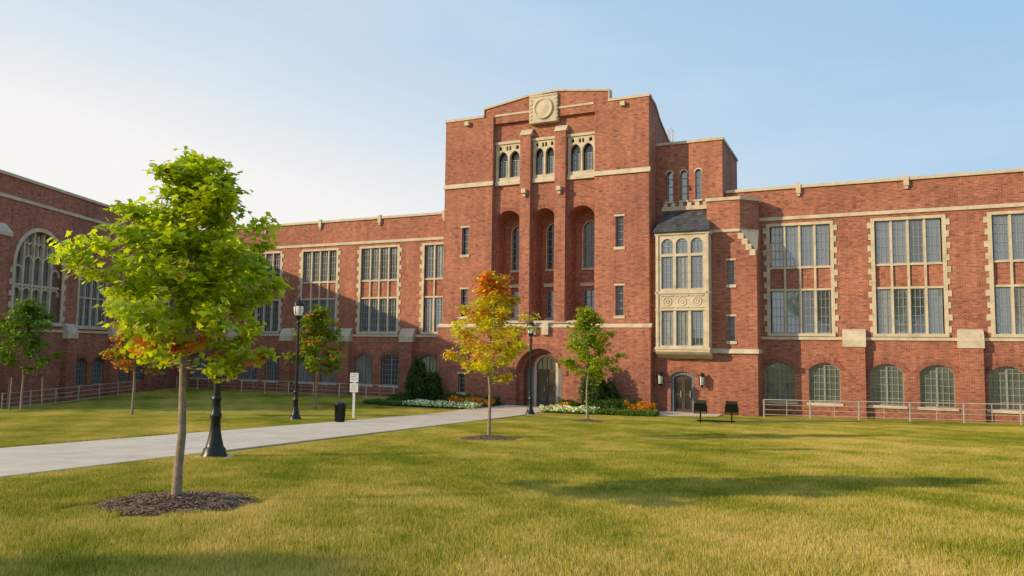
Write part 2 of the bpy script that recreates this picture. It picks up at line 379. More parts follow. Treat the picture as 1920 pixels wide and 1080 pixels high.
for q in (0,.45): R_.tube([(TR-.1,4.9+q,16.3),(TR-.1,4.9+q,17.1),(TR+.15,4.9+q,17.25),(TR+.2,4.9+q,16.2),(TR+.2,4.9+q,15.4)],[.03]*5,STEEL,5)
# tower base
EC=1.88
wall(W,-5.02,8.5,-1,4.65,-.15,[(EC-1.5,EC+1.5,0,3.45,1.55,1.25),(-3.5,-3.04,.7,1.85,0,.3)],BR)
slit(-3.27,.7,1.85,-.15)
W.poly([(-5.02,-.15,-1),(-5.02,2.2,-1),(-5.02,2.2,4.65),(-5.02,-.15,4.65)],BR); W.poly([(8.5,-.15,-1),(8.5,.5,-1),(8.5,.5,4.65),(8.5,-.15,4.65)],BR)
T.prism([(-.2,4.68),(.03,4.68),(.03,4.92),(-.05,4.86),(-.2,4.74)],-5.07,8.55,ST)
W.prism([(-.15,4.65),(.03,4.65),(.03,4.68),(-.15,4.68)],-5.02,8.5,BR)
T.prism([(-.1,4.95),(.34,4.95),(.34,5.1),(.2,5.1)],CL,CR,ST)
for x in (1.5,2.3): T.box(x-.2,x+.2,-.35,-.14,4.25,4.95,ST)
arch_band(W,EC-1.5,EC+1.5,1.9,1.55,.3,-.2,-.12,BRD,16)
arch_band(W,EC-1.25,EC+1.25,1.9,1.3,.25,.3,.6,BRD,16)
W.box(EC-1.5,EC-1.25,.3,.6,0,1.9,BR); W.box(EC+1.25,EC+1.5,.3,.6,0,1.9,BR)
wall(Dr,EC-1.6,EC+1.6,0,3.5,1.0,[(EC-.62,EC+.62,0,2.95,.62,.12)],BR,depth=.12)
for e in (-1,1): Dr.box(EC+e*1.0-.22,EC+e*1.0+.22,.94,1.0,0,2.3,BLUE)
Dr.poly([(EC-.62,1.1,2.2),(EC+.62,1.1,2.2),(EC+.62,1.1,2.95),(EC-.62,1.1,2.95)],GLB)
arch_band(Dr,EC-.62,EC+.62,2.33,.62,.16,.94,1.02,ST)
for e in (-1,1): Dr.box(EC+e*.62,EC+e*.78,.94,1.02,0,2.33,ST)
for k in (-.3,0,.3): Dr.box(EC+k-.015,EC+k+.015,1.06,1.09,2.2,2.93,BRONZE)
Dr.box(EC-.62,EC+.62,1.0,1.1,2.1,2.22,BRONZE)
def door(x0,x1,z0,z1,y):
    Dr.box(x0,x0+.09,y,y+.06,z0,z1,BRONZE);Dr.box(x1-.09,x1,y,y+.06,z0,z1,BRONZE);Dr.box(x0+.09,x1-.09,y,y+.06,z1-.1,z1,BRONZE);Dr.box(x0+.09,x1-.09,y,y+.06,z0,z0+.25,BRONZE);Dr.box(x0+.09,x1-.09,y,y+.06,1.0,1.08,BRONZE)
    Dr.poly([(x0+.09,y+.04,z0+.25),(x1-.09,y+.04,z0+.25),(x1-.09,y+.04,z1-.1),(x0+.09,y+.04,z1-.1)],GLD)
    Dr.box(x1-.14,x1-.11,y-.07,y,.9,1.25,STEEL)
door(EC-.62,EC,0,2.1,1.02); door(EC,EC+.62,0,2.1,1.03)
# --- stair block
wall(W,8.45,14.05,-1,3.4,.5,[(9.45,10.75,0,2.3,.25,.45)],BR)
wall(W,8.4,14.05,3.4,8.7,.5,[(12.55,12.91,7.0,8.3,0),(12.55,12.91,3.98,5.3,0)],BR)
slit(12.73,7.0,8.3,.5,.36); slit(12.73,3.98,5.3,.5,.36)
wall(W,8.4,13.22,8.7,9.95,.5,[],BR)
W.poly([(13.22,.5,8.7),(14.05,.5,8.7),(13.22,.5,9.9)],BR)
W.poly([(14.05,.5,-1),(14.05,2.25,-1),(14.05,2.25,9.9),(14.05,1.33,9.9),(14.05,.5,8.7)],BR)
T.poly([(13.22,.46,9.93),(14.08,.46,8.72),(14.08,1.33,9.93)],ST)
for k in range(4):
    z=9.75-k*.3; x=13.22+k*.2
    T.box(x-.12,x+.18,.465,.51,z-.32,z,ST)
W.poly([(11.47,.5,9.95),(13.22,.5,9.95),(13.22,.5,11.6),(11.47,.5,11.6)],BR)
W.poly([(13.22,.5,9.9),(14.03,1.31,9.9),(14.03,1.31,11.6),(13.22,.5,11.6)],BR)
W.poly([(14.03,1.31,9.9),(14.03,2.3,9.9),(14.03,2.3,11.6),(14.03,1.31,11.6)],BR)
W.poly([(11.47,.5,9.9),(11.47,1.7,9.9),(11.47,1.7,11.6),(11.47,.5,11.6)][::-1],BR)
def loft(path,z0,z1):
    for (xa,ya),(xb,yb) in zip(path[:-1],path[1:]): T.poly([(xa,ya,z0),(xb,yb,z0),(xb,yb,z1),(xa,ya,z1)],ST)
tp=[(11.4,1.7),(11.4,.43),(13.25,.43),(14.1,1.28),(14.1,2.4)]
loft(tp,11.58,11.75); T.poly([(x,y,11.75) for x,y in tp],ST); T.poly([(x,y,11.58) for x,y in tp][::-1],ST)
T.box(11.47,13.2,.44,.52,9.85,10.0,ST); T.poly([(13.2,.44,9.85),(14.07,1.31,9.85),(14.07,1.31,10),(13.2,.44,10)],ST)
T.prism([(.38,3.33),(.52,3.33),(.52,3.58),(.44,3.55)],8.5,14.1,ST); T.box(14.05,14.12,.38,2.2,3.34,3.55,ST)
Dr.poly([(9.45,.93,0),(10.75,.93,0),(10.75,.93,2.3),(9.45,.93,2.3)],BLUE)
wall(Dr,9.45,10.75,0,2.29,.6,[(9.6,10.6,0,2.12,.15,.1)],BLUE)
door(9.6,10.1,0,2.0,.72); door(10.1,10.6,0,2.0,.73); Dr.box(9.6,10.6,.7,.8,2.0,2.12,BRONZE)
arch_band(W,9.45,10.75,2.05,.25,.26,.47,.52,BRD)
Ln=MB()
for x in (8.95,11.2):
    c=(x,.22,1.55)
    Ln.lathe([(.02,-.1),(.06,0),(.13,.05),(.13,.07)],BLK,8,c,smooth=False); Ln.lathe([(.12,.07),(.13,.5)],LGL,8,c,smooth=False)
    Ln.lathe([(.16,.5),(.15,.56),(.04,.72),(.01,.8)],BLK,8,c,smooth=False); Ln.box(x-.02,x+.02,.22,.5,2.1,2.14,BLK); Ln.box(x-.05,x+.05,.46,.5,1.9,2.25,BLK)
    for k in range(8):
        t=k*math.pi/4; Ln.box(x+.13*math.cos(t)-.012,x+.13*math.cos(t)+.012,.22+.13*math.sin(t)-.012,.22+.13*math.sin(t)+.012,1.6,2.06,BLK)
# oriel
ox0,ox1,oy=8.85,11.7,-.3
lx=[9.15+.8*i for i in range(3)]
oo=[]
for x in lx: oo+=[(x,x+.65,8.68,9.52,.3),(x,x+.65,6.78,8.54,0),(x,x+.65,3.7,5.58,0)]
wall(T,ox0,ox1,3.5,9.9,oy,oo,ST,depth=.16)
T.poly([(ox0,oy,3.5),(ox0,.5,3.5),(ox0,.5,9.9),(ox0,oy,9.9)],ST); T.poly([(ox1,oy,3.5),(ox1,.5,3.5),(ox1,.5,9.9),(ox1,oy,9.9)],ST)
for x in lx:
    panes(G,x,x+.65,8.68,9.52,oy+.15,2,2,GL,arch=.1); panes(G,x,x+.65,6.78,8.54,oy+.15,3,4,gl(),t=.025); panes(G,x,x+.65,3.7,5.58,oy+.15,3,4,gl(),t=.025)
    T.box(x-.02,x+.67,oy-.05,oy,5.75,5.8,ST);T.box(x-.02,x+.67,oy-.05,oy,6.38,6.43,ST)
    for r0,r1 in ((.26,.2),(.12,.06)):
        T.grid([[(x+.325+r*math.cos(t*math.pi/6),y,6.09+r*math.sin(t*math.pi/6)) for t in range(12)] for r,y in ((r0,oy),(r0,oy-.02),(r1,oy-.02),(r1,oy))],ST)
T.box(ox0-.06,ox1+.06,oy-.08,.5,9.72,9.92,ST); T.box(ox0-.04,ox1+.04,oy-.06,.5,6.5,6.62,ST); T.box(ox0-.06,ox1+.06,oy-.08,.5,3.5,3.62,ST); T.box(ox0-.03,ox1+.03,oy-.04,.5,5.6,5.68,ST)
T.prism([(.5,3.0),(.3,3.02),(oy+.1,3.25),(oy-.04,3.38),(oy-.04,3.5),(.5,3.5)],ox0-.02,ox1+.02,ST)
for x in (ox0,ox1-.15): T.box(x,x+.15,oy-.06,oy,3.62,9.72,ST)
sp=[(ox0-.15,oy-.18,9.9),(ox1+.1,oy-.18,9.9),(11.4,1.55,11.3),(8.95,1.55,11.3)]
R_.poly(sp,SL); R_.poly([(ox0-.15,oy-.18,9.9),(8.95,1.55,11.3),(ox0-.15,1.55,9.9)],SL)
T.box(ox0-.15,ox1+.1,oy-.18,oy-.1,9.84,9.9,BLK)
# mid block
MX=12.15
wall(W,8.0,MX,9.0,15.25,1.6,[(9.01,9.37,11.95,13.7,.18),(9.82,10.18,11.95,13.7,.18),(10.64,11.0,11.95,13.7,.18)],BR)
for x in (9.19,10,10.82):
    panes(G,x-.18,x+.18,11.95,13.7,1.82,1,4,GL,t=.03,fw=.04); arch_band(T,x-.18,x+.18,13.52,.18,.07,1.56,1.62,ST); T.box(x-.26,x+.26,1.5,1.62,11.85,11.95,ST)
side(MX,[(1.6,15.25),(7,15.25)]); W.poly([(8,7,9),(MX,7,9),(MX,7,15.25),(8,7,15.25)],BR)
T.box(8.4,MX+.07,1.52,1.95,15.25,15.4,ST); T.box(MX-.35,MX+.07,1.95,7,15.25,15.4,ST); R_.poly([(8,1.7,15.2),(MX,1.7,15.2),(MX,7,15.2),(8,7,15.2)],ROOF)
T.box(8.75,11.42,1.48,1.62,11.38,11.62,ST)
for k in range(6): T.box(8.85+k*.45,9.08+k*.45,1.48,1.6,11.62,11.82,ST)
T.prism([(1.45,10.9),(1.62,10.9),(1.62,11.1),(1.5,11.06)],11.4,MX,ST)
W.obj('walls',bld);T.obj('stone_trim',bld);G.obj('windows',bld);Dr.obj('doors',bld);R_.obj('roof',bld);Ln.obj('wall_lanterns',bld)
# --- far left wing
W=MB();T=MB();G=MB();R_=MB()
lw=empty('side_wing',(0,0,0),0,bld)
Mw=Matrix.Translation((-26.9,38.5,0))@Matrix.Rotation(math.radians(88.1),4,'Z')
lw.matrix_local=(Matrix.Translation((0,44.8,0))@Matrix.Rotation(-A,4,'Z')).inverted()@Mw
S0=.35   # position of the tall arched window along the wing
ws=[8.8,13.6,18.2]
ops=[(1.3+S0,5.3+S0,4.6,9.7,2.0,.45)]
for c in ws: ops+=[(c-1.4,c+1.4,4.5,8.0,0,.3)]
for c in (8.0,9.9,13,15,18): ops.append((c-.7,c+.7,.8,2.5,.4,.3))
wall(W,-2,21.4,-1,12.3,0,ops,BR)
for c in (8.0,9.9,13,15,18):
    arch_band(W,c-.7,c+.7,2.1,.4,.24,-.02,.02,BRD); panes(G,c-.7,c+.7,.8,2.5,.26,5,5,GL,t=.03)
for c in ws:
    T.box(c-1.55,c-1.4,-.04,.2,4.4,8.15,ST);T.box(c+1.4,c+1.55,-.04,.2,4.4,8.15,ST);T.box(c-1.4,c+1.4,-.04,.2,8.0,8.15,ST);T.box(c-1.55,c+1.55,-.08,.2,4.3,4.5,ST)
    for i in range(1,4): T.box(c-1.4+.7*i-.05,c-1.4+.7*i+.05,.04,.2,4.5,8,ST)
    T.box(c-1.4,c+1.4,.045,.19,6.2,6.3,ST)
    for i in range(4): panes(G,c-1.35+.7*i,c-.75+.7*i,4.5,8,.18,2,6,gl(),t=.03)
arch_band(T,1.3+S0,5.3+S0,7.7,2.0,.22,-.05,.2,ST,20)
for x,e in ((1.3+S0,-1),(5.3+S0,1)):
    T.box(x,x+e*.22,-.05,.2,4.5,7.7,ST)
    for k in range(5): T.box(x+e*.22,x+e*.42,-.04,.1,4.7+k*.62,5.0+k*.62,ST)
T.box(1.05+S0,5.55+S0,-.1,.2,4.4,4.6,ST)
G.poly([(1.3+S0,.34,4.6),(5.3+S0,.34,4.6),(5.3+S0,.34,9.7),(1.3+S0,.34,9.7)],GLB)
for i in range(5):
    a=1.3+S0+.8*i; b=a+.8
    tz=8.2 if i in (1,2,3) else 7.6
    if i>0: T.box(a-.07,a+.07,.1,.3,4.6,(9.0 if i in (1,4) else 9.6),ST)
    arch_band(T,a+.07,b-.07,tz-.35,.38,.09,.12,.28,ST,8); arch_band(T,a+.07,b-.07,6.1,.35,.09,.12,.28,ST,8)
    T.box(a,b,.12,.28,6.55,6.68,ST)
    if i in (1,2,3): 
        T.box(a+.36,a+.44,.14,.28,tz,9.45 if i==2 else 9.0,ST); arch_band(T,a+.05,a+.38,8.7,.3,.06,.14,.26,ST,6); arch_band(T,a+.42,a+.75,8.7,.3,.06,.14,.26,ST,6)
    for z in np.arange(4.95,tz,.38): G.box(a+.07,b-.07,.28,.32,z-.012,z+.012,FR)
    for k in (.27,.53): G.box(a+k-.012,a+k+.012,.28,.32,4.6,tz,FR)
T.box(-2,21.4,-.1,.35,12.3,12.46,ST);T.box(-2,21.4,-.07,.02,11.1,11.28,ST);T.box(-2,21.4,-.08,.02,4.05,4.2,ST)
for p in (6.5,11.2,15.9): 
    W.box(p-.45,p+.45,-.34,0,-1,3.7,BR); T.prism([(-.38,3.7),(.02,3.7),(.02,4.6),(-.2,4.5),(-.38,4.05)],p-.5,p+.5,ST)
W.box(-1.6,.5,-.5,0,-1,9.0,BR); T.prism([(-.55,9.0),(.02,9.0),(.02,9.7),(-.1,9.7),(-.55,9.2)],-1.7,.6,ST)
W.poly([(-2,0,-1),(-2,16,-1),(-2,16,12.3),(-2,0,12.3)][::-1],BR); R_.poly([(-2,.3,12.1),(21.4,.3,12.1),(21.4,16,12.1),(-2,16,12.1)],ROOF)
W.poly([(-2,16,-1),(21.4,16,-1),(21.4,16,12.3),(-2,16,12.3)],BR)
W.obj('wing_walls',lw);T.obj('wing_stone_trim',lw);G.obj('wing_windows',lw);R_.obj('wing_roof',lw)
# ------------------------------------------------------------------ ground, path
m=MB()
ys=sorted(set([-1500,-600,-200,-60,-25]+list(np.arange(-24,60,1.0))+[80,120,250,600,1500])); xs=[-1500,-500,-150,-60,-30,-10,0,10,30,60,150,500,1500]
m.grid([[(x,float(yy),gz(yy)) for x in xs] for yy in ys],GROUND,True,False); ground=m.obj('lawn',uv=False)
PL=lambda Y:.3*Y-15.1
PR=lambda Y:.3*Y-10.6
m=MB(); Y=-12.0
m.grid([[(PL(yy),yy,gz(yy)+.006),(PR(yy),yy,gz(yy)+.006)] for yy in np.arange(-12,42.3,1.0)],CONCD,False,False)
st=1.85
while Y<42:
    Y1=min(Y+st,42.0)
    for k in range(2):
        f0,f1=k*.5,(k+1)*.5
        g=.008
        a=[(PL(Y)+(4.5)*f0+g,Y+g),(PL(Y)+4.5*f1-g,Y+g),(PL(Y1)+4.5*f1-g,Y1-g),(PL(Y1)+4.5*f0+g,Y1-g)]
        top=[(p[0],p[1],gz(p[1])+.035) for p in a]; bot=[(p[0],p[1],gz(p[1])-.05) for p in a]
        m.poly(top,CONC)
        for i in range(4): j=(i+1)%4; m.poly([bot[i],bot[j],top[j],top[i]],CONC)
    Y+=st
def LW(u,w): return (math.cos(A)*u-math.sin(A)*w, 44.8-math.sin(A)*u-math.cos(A)*w)
def flat(mb,pts,z,mt): mb.poly([(*LW(*p),z) for p in pts],mt)
flat(m,[(-.2,0),(3.6,0),(3.6,3.6),(-.9,4.2)],.085,CONC)
flat(m,[(8.9,-.9),(12.2,-.9),(12.2,2.6),(8.9,2.6)],.10,CONC)
m.obj('concrete_path',uv=False)
# ------------------------------------------------------------------ grass blades
N=1500; S=.5
bx=rng.uniform(-S/2,S/2,N); by=rng.uniform(-S/2,S/2,N); h=rng.uniform(.025,.065,N); le=rng.uniform(.0,.04,N); an=rng.uniform(0,2*np.pi,N); la=rng.uniform(0,2*np.pi,N); wd=rng.uniform(.0025,.0052,N)
V=np.zeros((N,3,3)); V[:,0,0]=bx-np.cos(an)*wd; V[:,0,1]=by-np.sin(an)*wd; V[:,1,0]=bx+np.cos(an)*wd; V[:,1,1]=by+np.sin(an)*wd; V[:,2,0]=bx+np.cos(la)*le; V[:,2,1]=by+np.sin(la)*le; V[:,2,2]=h; V[:,:2,2]=-.01
pm=D.meshes.new('grass_patch'); pm.from_pydata(V.reshape(-1,3).tolist(),[],[(3*i,3*i+1,3*i+2) for i in range(N)])
pm.materials.append(BLADE); at=pm.attributes.new('rnd','FLOAT','POINT'); at.data.foreach_set('value',np.repeat(rng.uniform(0,1,N),3).astype(np.float32))
patch=D.objects.new('grass_patch',pm)
pts=[];rots=[]
mul=[(-3.88,8.87,.82),(-.58,20.4,.75),(3.24,31.8,.7),(-5.6,14.4,.25)]
Yp=3.6
while Yp<31:
    lim=.72*Yp+3
    Xp=-lim
    while Xp<lim:
        inpath=PL(Yp)-.27<Xp<PR(Yp)+.27
        if not inpath and not any((Xp-a)**2+(Yp-b)**2<(r+.1)**2 for a,b,r in mul):
            k=random.randrange(4); th=math.atan(.055)
            pts.append((Xp,Yp,gz(Yp))); c_,s_=math.cos(k*math.pi/2),math.sin(k*math.pi/2)
            rots.append((-th*c_,th*s_,k*math.pi/2))
        Xp+=S*.98
    Yp+=S*.98
gm=D.meshes.new('grass'); gm.from_pydata(pts,[],[]); ra=gm.attributes.new('rot','FLOAT_VECTOR','POINT'); ra.data.foreach_set('vector',np.array(rots,dtype=np.float32).ravel())
go=link(D.objects.new('grass',gm)); link(patch,go); patch.location=(0,-40,-3)
ng=D.node_groups.new('scatter','GeometryNodeTree'); ng.interface.new_socket('Geometry',in_out='INPUT',socket_type='NodeSocketGeometry'); ng.interface.new_socket('Geometry',in_out='OUTPUT',socket_type='NodeSocketGeometry')
gi=ng.nodes.new('NodeGroupInput');goo=ng.nodes.new('NodeGroupOutput');ip=ng.nodes.new('GeometryNodeInstanceOnPoints');oi=ng.nodes.new('GeometryNodeObjectInfo');oi.inputs[0].default_value=patch
na=ng.nodes.new('GeometryNodeInputNamedAttribute'); na.data_type='FLOAT_VECTOR'; na.inputs[0].default_value='rot'
ng.links.new(gi.outputs[0],ip.inputs['Points']);ng.links.new(oi.outputs['Geometry'],ip.inputs['Instance']);ng.links.new(na.outputs[0],ip.inputs['Rotation']);ng.links.new(ip.outputs[0],goo.inputs[0])
md=go.modifiers.new('scatter','NODES'); md.node_group=ng
# ------------------------------------------------------------------ leaves / trees
MAPLE=np.array([(0,0),(.28,-.06),(.25,.14),(.55,.34),(.27,.45),(0,1.0),(-.27,.45),(-.55,.34),(-.25,.14),(-.28,-.06)])
QUAD=np.array([(0,0),(.42,.45),(0,1.0),(-.42,.45)])
def leaf_obj(name,P,Nr,size,cols,shape,parent,mat=LEAF):
    P=np.asarray(P);n=len(P);K=len(shape)
    Nr=Nr/np.linalg.norm(Nr,axis=1,keepdims=True)
    t=rng.normal(size=(n,3)); t-=Nr*(t*Nr).sum(1,keepdims=True); t/=np.linalg.norm(t,axis=1,keepdims=True); b=np.cross(Nr,t)
    s=(size*rng.uniform(.65,1.25,n))[:,None,None]
    sh=np.zeros((K,3)); sh[:,:2]=shape; sh[:,1]-=.4; sh[:,2]=-.3*np.abs(sh[:,0])-.25*sh[:,1]**2
    V=P[:,None,:]+s*(sh[None,:,0:1]*t[:,None,:]+sh[None,:,1:2]*b[:,None,:]+sh[None,:,2:3]*Nr[:,None,:])
    me=D.meshes.new(name); me.vertices.add(n*K); me.vertices.foreach_set('co',V.astype(np.float32).ravel())
    me.loops.add(n*K); me.loops.foreach_set('vertex_index',np.arange(n*K,dtype=np.int32)); me.polygons.add(n); me.polygons.foreach_set('loop_start',np.arange(0,n*K,K,dtype=np.int32)); me.polygons.foreach_set('loop_total',np.full(n,K,dtype=np.int32))
    me.update(calc_edges=True); ca=me.attributes.new('Col','FLOAT_COLOR','POINT')
    c4=np.ones((n,K,4),dtype=np.float32); c4[:,:,:3]=np.asarray(cols)[:,None,:]; ca.data.foreach_set('color',c4.ravel()); me.materials.append(mat)
    return link(D.objects.new(name,me),parent)
def tree(X,Y,prof,h,trunk_r,nl,nleaf,lsize,pal,shape,seed,lean=(0,0),sx=1.0,sig=.11,mulch=0,name='maple_tree',flatz=.6,twig=1.0,Ls=(.65,.8,.9,.97,1.02,1.1)):
    global rng
    rs_=random.Random(seed); rng=np.random.default_rng(seed)
    root=empty(name,(X,Y,gz(Y)))
    zz=[p[0] for p in prof]; rr=[p[1] for p in prof]
    Rf=lambda z: float(np.interp(z,zz,rr))
    mb=MB(); z0=prof[0][0]
    tp=[Vector((0,0,-.1)),Vector((0,0,.03))]; nseg=10
    for i in range(1,nseg+1):
        f=i/nseg; tp.append(Vector((lean[0]*f+rs_.uniform(-.006,.006)*h,lean[1]*f+rs_.uniform(-.006,.006)*h,h*.95*f)))
    mb.tube(tp,[trunk_r*1.5,trunk_r*1.2]+[trunk_r*(1-.9*(i/nseg)**.9)+.006 for i in range(1,nseg+1)],BARK,9)
    def tr_at(z):
        f=z/(h*.95)*nseg; i=min(int(f),nseg-1); return tp[i+1].lerp(tp[i+2],f-i) if i+2<len(tp) else tp[-1]
    anchors=[];wts=[];ci_l=[]
    for i in range(nl):
        f=(i+.5)/nl; hs=z0*.97+(h*.90-z0)*f**.95
        az=i*2.39996+rs_.uniform(-.3,.3); el=math.radians(16+50*f+rs_.uniform(-8,8))
        L=.1
        for _ in range(140):
            zt=hs+L*math.sin(el); r=L*math.cos(el)
            if r>=Rf(zt)*(sx if math.cos(az)<0 else 2-sx) or zt>h*.98: break
            L+=h*.006
        L*=rs_.choice(Ls)
        s=tr_at(hs); dirv=Vector((math.cos(az)*math.cos(el),math.sin(az)*math.cos(el),math.sin(el)))
        pp=[]
        for k in range(6):
            q=k/5; pp.append(s+dirv*L*q+Vector((0,0,-.08*L*math.sin(q*math.pi)))+Vector((rs_.gauss(0,.02),rs_.gauss(0,.02),0))*q*L)
        r0=max(.007,trunk_r*.36*(1-.6*f)); mb.tube(pp,[r0*(1-.8*k/5) for k in range(6)],BARK,5)
        nt=max(4,int(L/.13/h*4.5*twig))
        for k in range(nt):
            q=rs_.uniform(.15,1.0)**.75; ip_=q*5; ii=min(int(ip_),4); bp=pp[ii].lerp(pp[ii+1],ip_-ii)
            td=(dirv*.7+Vector((rs_.gauss(0,.7),rs_.gauss(0,.7),rs_.gauss(.12,.35)))).normalized(); tl=L*rs_.uniform(.10,.28)
            e=bp+td*tl
            mb.tube([bp,bp.lerp(e,.5)+Vector((0,0,-.03*tl)),e],[r0*.35,r0*.22,.002],BARK,4)
            for g in (.45,.75,1.0): anchors.append(bp.lerp(e,g)); wts.append(.5+g); ci_l.append(i)
        anchors.append(pp[-1]); wts.append(2.2); anchors.append(pp[-1]+dirv*.03); wts.append(1.6); ci_l+=[i,i]
    mb.obj('trunk',root,uv=False)
    an_=np.array([list(a) for a in anchors]); wt=np.array(wts); cil=np.array(ci_l)
    keep=rng.random(len(an_))>.16; an_=an_[keep]; wt=wt[keep]; cil=cil[keep]; wt/=wt.sum()
    ci=rng.choice(len(an_),nleaf,p=wt)
    P=an_[ci]+rng.normal(size=(nleaf,3))*np.array([sig,sig,sig*flatz])*(h/4.3)
    ax=np.array([lean[0]*.5,lean[1]*.5,0]); out=P-ax; out[:,2]*=.3; out/=np.linalg.norm(out,axis=1,keepdims=True)+1e-6
    Nr=rng.normal(size=(nleaf,3))*.5+out*.6+np.array([0,0,.55])
    g=pal['green']; cl=rng.random(len(an_)); lb=rng.random(nl)
    k=np.clip(cl[ci]*.35+lb[cil[ci]]*.3+rng.random(nleaf)*.4,0,1)[:,None]
    cols=np.array(g[0])*(1-k)+np.array(g[1])*k
    redc=(rng.random(len(an_))<pal.get('redc',0))[ci]&(rng.random(nleaf)<.7)
    if 'redlow' in pal: redc&=(P[:,2]<pal['redlow'])|(rng.random(nleaf)<.04)
    if 'redtop' in pal: redc|=(P[:,2]>pal['redtop'])&(rng.random(nleaf)<.65)
    kk=rng.random(nleaf)[:,None]; rc=np.array((.52,.085,.025))*(1-kk)+np.array((.60,.24,.03))*kk
    cols[redc]=rc[redc]
    cols*=rng.uniform(.75,1.2,(nleaf,1))
    leaf_obj('crown',P,Nr,lsize,cols,shape,root)
    if mulch:
        mm=MB(); n=40; rows=[]
        for r,z in ((1,-.02),(.93,.02),(.75,.045),(.5,.06),(.25,.085),(.06,.11)):
            rows.append([((mulch*r*(1+.05*math.sin(3*t*2*math.pi/n+seed)+(.03*rs_.uniform(-1,1) if r>.9 else 0)))*math.cos(2*math.pi*t/n),mulch*r*math.sin(2*math.pi*t/n)*(1+.04*rs_.uniform(-1,1)), z+rs_.uniform(-.008,.008)+(gz(Y+mulch*r*math.sin(2*math.pi*t/n))-gz(Y))) for t in range(n)])
        mm.grid(rows,MULCH)
        for i in range(int(3600*mulch*mulch)):
            r=mulch*1.08*math.sqrt(rs_.random()); t=rs_.uniform(0,6.283); x,y_=r*math.cos(t),r*math.sin(t); z=.085*(1-r/mulch)+.03+gz(Y+y_)-gz(Y); a=rs_.uniform(0,3.14); l=rs_.uniform(.012,.04); w_=rs_.uniform(.004,.01)
            dx,dy=math.cos(a),math.sin(a); dz=rs_.uniform(-.4,.4)
            mm.poly([(x-dx*l-dy*w_,y_-dy*l+dx*w_,z-dz*l),(x+dx*l-dy*w_,y_+dy*l+dx*w_,z+dz*l),(x+dx*l+dy*w_,y_+dy*l-dx*w_,z+dz*l+.004),(x-dx*l+dy*w_,y_-dy*l-dx*w_,z-dz*l+.004)],MULCH)
        mm.obj('mulch_ring',root,uv=False)
    return root
GRN={'green':[(.18,.26,.008),(.50,.52,.014)],'redc':.24,'redlow':2.05}
prof1=[(1.6,.8),(1.75,1.08),(2.05,1.22),(2.45,1.26),(2.85,1.14),(3.2,.86),(3.55,.56),(3.85,.33),(4.2,.1)]
t1=tree(-3.88,8.87,prof1,4.22,.052,44,12000,.095,GRN,MAPLE,11,lean=(.05,0),sx=1.04,mulch=.8,sig=.08,flatz=.55,twig=1.3,Ls=(.65,.8,.88,.94,1.0,1.04))
YEL={'green':[(.32,.34,.012),(.66,.54,.02)],'redc':.18,'redtop':3.85}
prof2=[(1.6,.55),(1.9,1.05),(2.3,1.2),(2.9,1.08),(3.5,.80),(4.1,.42),(4.7,.1)]
t2=tree(-.58,20.4,prof2,4.65,.045,34,6600,.10,YEL,MAPLE,5,mulch=.74,sig=.085)
G3={'green':[(.13,.21,.012),(.33,.38,.015)],'redc':.07}
prof3=[(1.8,.6),(2.1,1.15),(2.6,1.28),(3.3,1.05),(4.0,.66),(4.8,.12)]
t3=tree(3.24,31.8,prof3,4.85,.05,28,5600,.13,G3,QUAD,9,mulch=.6)
G4={'green':[(.10,.18,.012),(.24,.31,.015)],'redc':.16}
prof4=[(1.9,.7),(2.4,1.45),(3.2,1.55),(4.2,1.2),(5.0,.65),(5.6,.15)]
t4=tree(-10.6,41,prof4,5.6,.06,28,6000,.16,G4,QUAD,21)
G5={'green':[(.09,.14,.012),(.20,.22,.015)],'redc':.5}
t5=tree(-16.3,32.5,prof3,4.9,.05,26,4200,.14,G5,QUAD,33)
t6=tree(-24.0,37.0,prof4,5.4,.06,28,5600,.15,{'green':[(.07,.14,.015),(.17,.25,.02)],'redc':0},QUAD,41)
st_=MB()
for dx,dy in ((-.9,.3),(.9,.2),(0,-.9)): st_.tube([(dx,dy,-.1),(dx*.93,dy*.93,1.6)],[.03,.03],BARK,6); st_.tube([(dx*.93,dy*.93,1.5),(0,0,1.75)],[.008,.008],BLK,4)
st_.obj('support_stakes',t6,uv=False)
def dup(src,X,Y,s,rz):
    r=empty('maple_tree',(X,Y,gz(Y)),rz); r.scale=(s,s,s)
    for c in src.children:
        if c.name.startswith(('trunk','crown')): link(D.objects.new(c.name,c.data),r)
for X,Y,s,rz in ((-24,-.6,2.0,1.5),(-4,-30,2.6,2),(10,-34,2.8,4),(24,-30,2.6,1),(-18,-34,2.8,5)): dup(t1,X,Y,s,rz)
# ------------------------------------------------------------------ shrubs and flowers
def shrub(name,u,w,rx,ry,h,n,size,c0,c1,cone=0,seed=1):
    global rng; rng=np.random.default_rng(seed)
    X,Y=LW(u,w); root=empty(name,(X,Y,gz(Y)),-A)
    d=rng.normal(size=(n,3)); d/=np.linalg.norm(d,axis=1,keepdims=True); rad=rng.uniform(.55,1.02,n)[:,None]**.6
    lump=1+.14*np.sin(d[:,0:1]*7+seed)+.14*np.sin(d[:,2:3]*9+d[:,1:2]*6)
    q=d*rad*lump; z=(q[:,2]+1)/2
    tap=(1-cone*np.clip(z,0,1))
    P=np.stack([q[:,0]*rx*tap,q[:,1]*ry*tap,np.clip(z,.02,1.2)*h],1)
    Nr=d*.7+rng.normal(size=(n,3))*.6+np.array([0,0,.3]); k=rng.random((n,1)); cols=np.array(c0)*(1-k)+np.array(c1)*k
    leaf_obj('foliage',P,Nr,size,cols,QUAD,root)
    mb=MB()
    for i in range(7):
        a=i*.9; mb.tube([(0,0,-.05),(rx*.3*math.cos(a),ry*.3*math.sin(a),h*.45),(rx*.5*math.cos(a),ry*.5*math.sin(a),h*.75)],[.03,.02,.006],BARK,5)
    mb.obj('stems',root,uv=False)
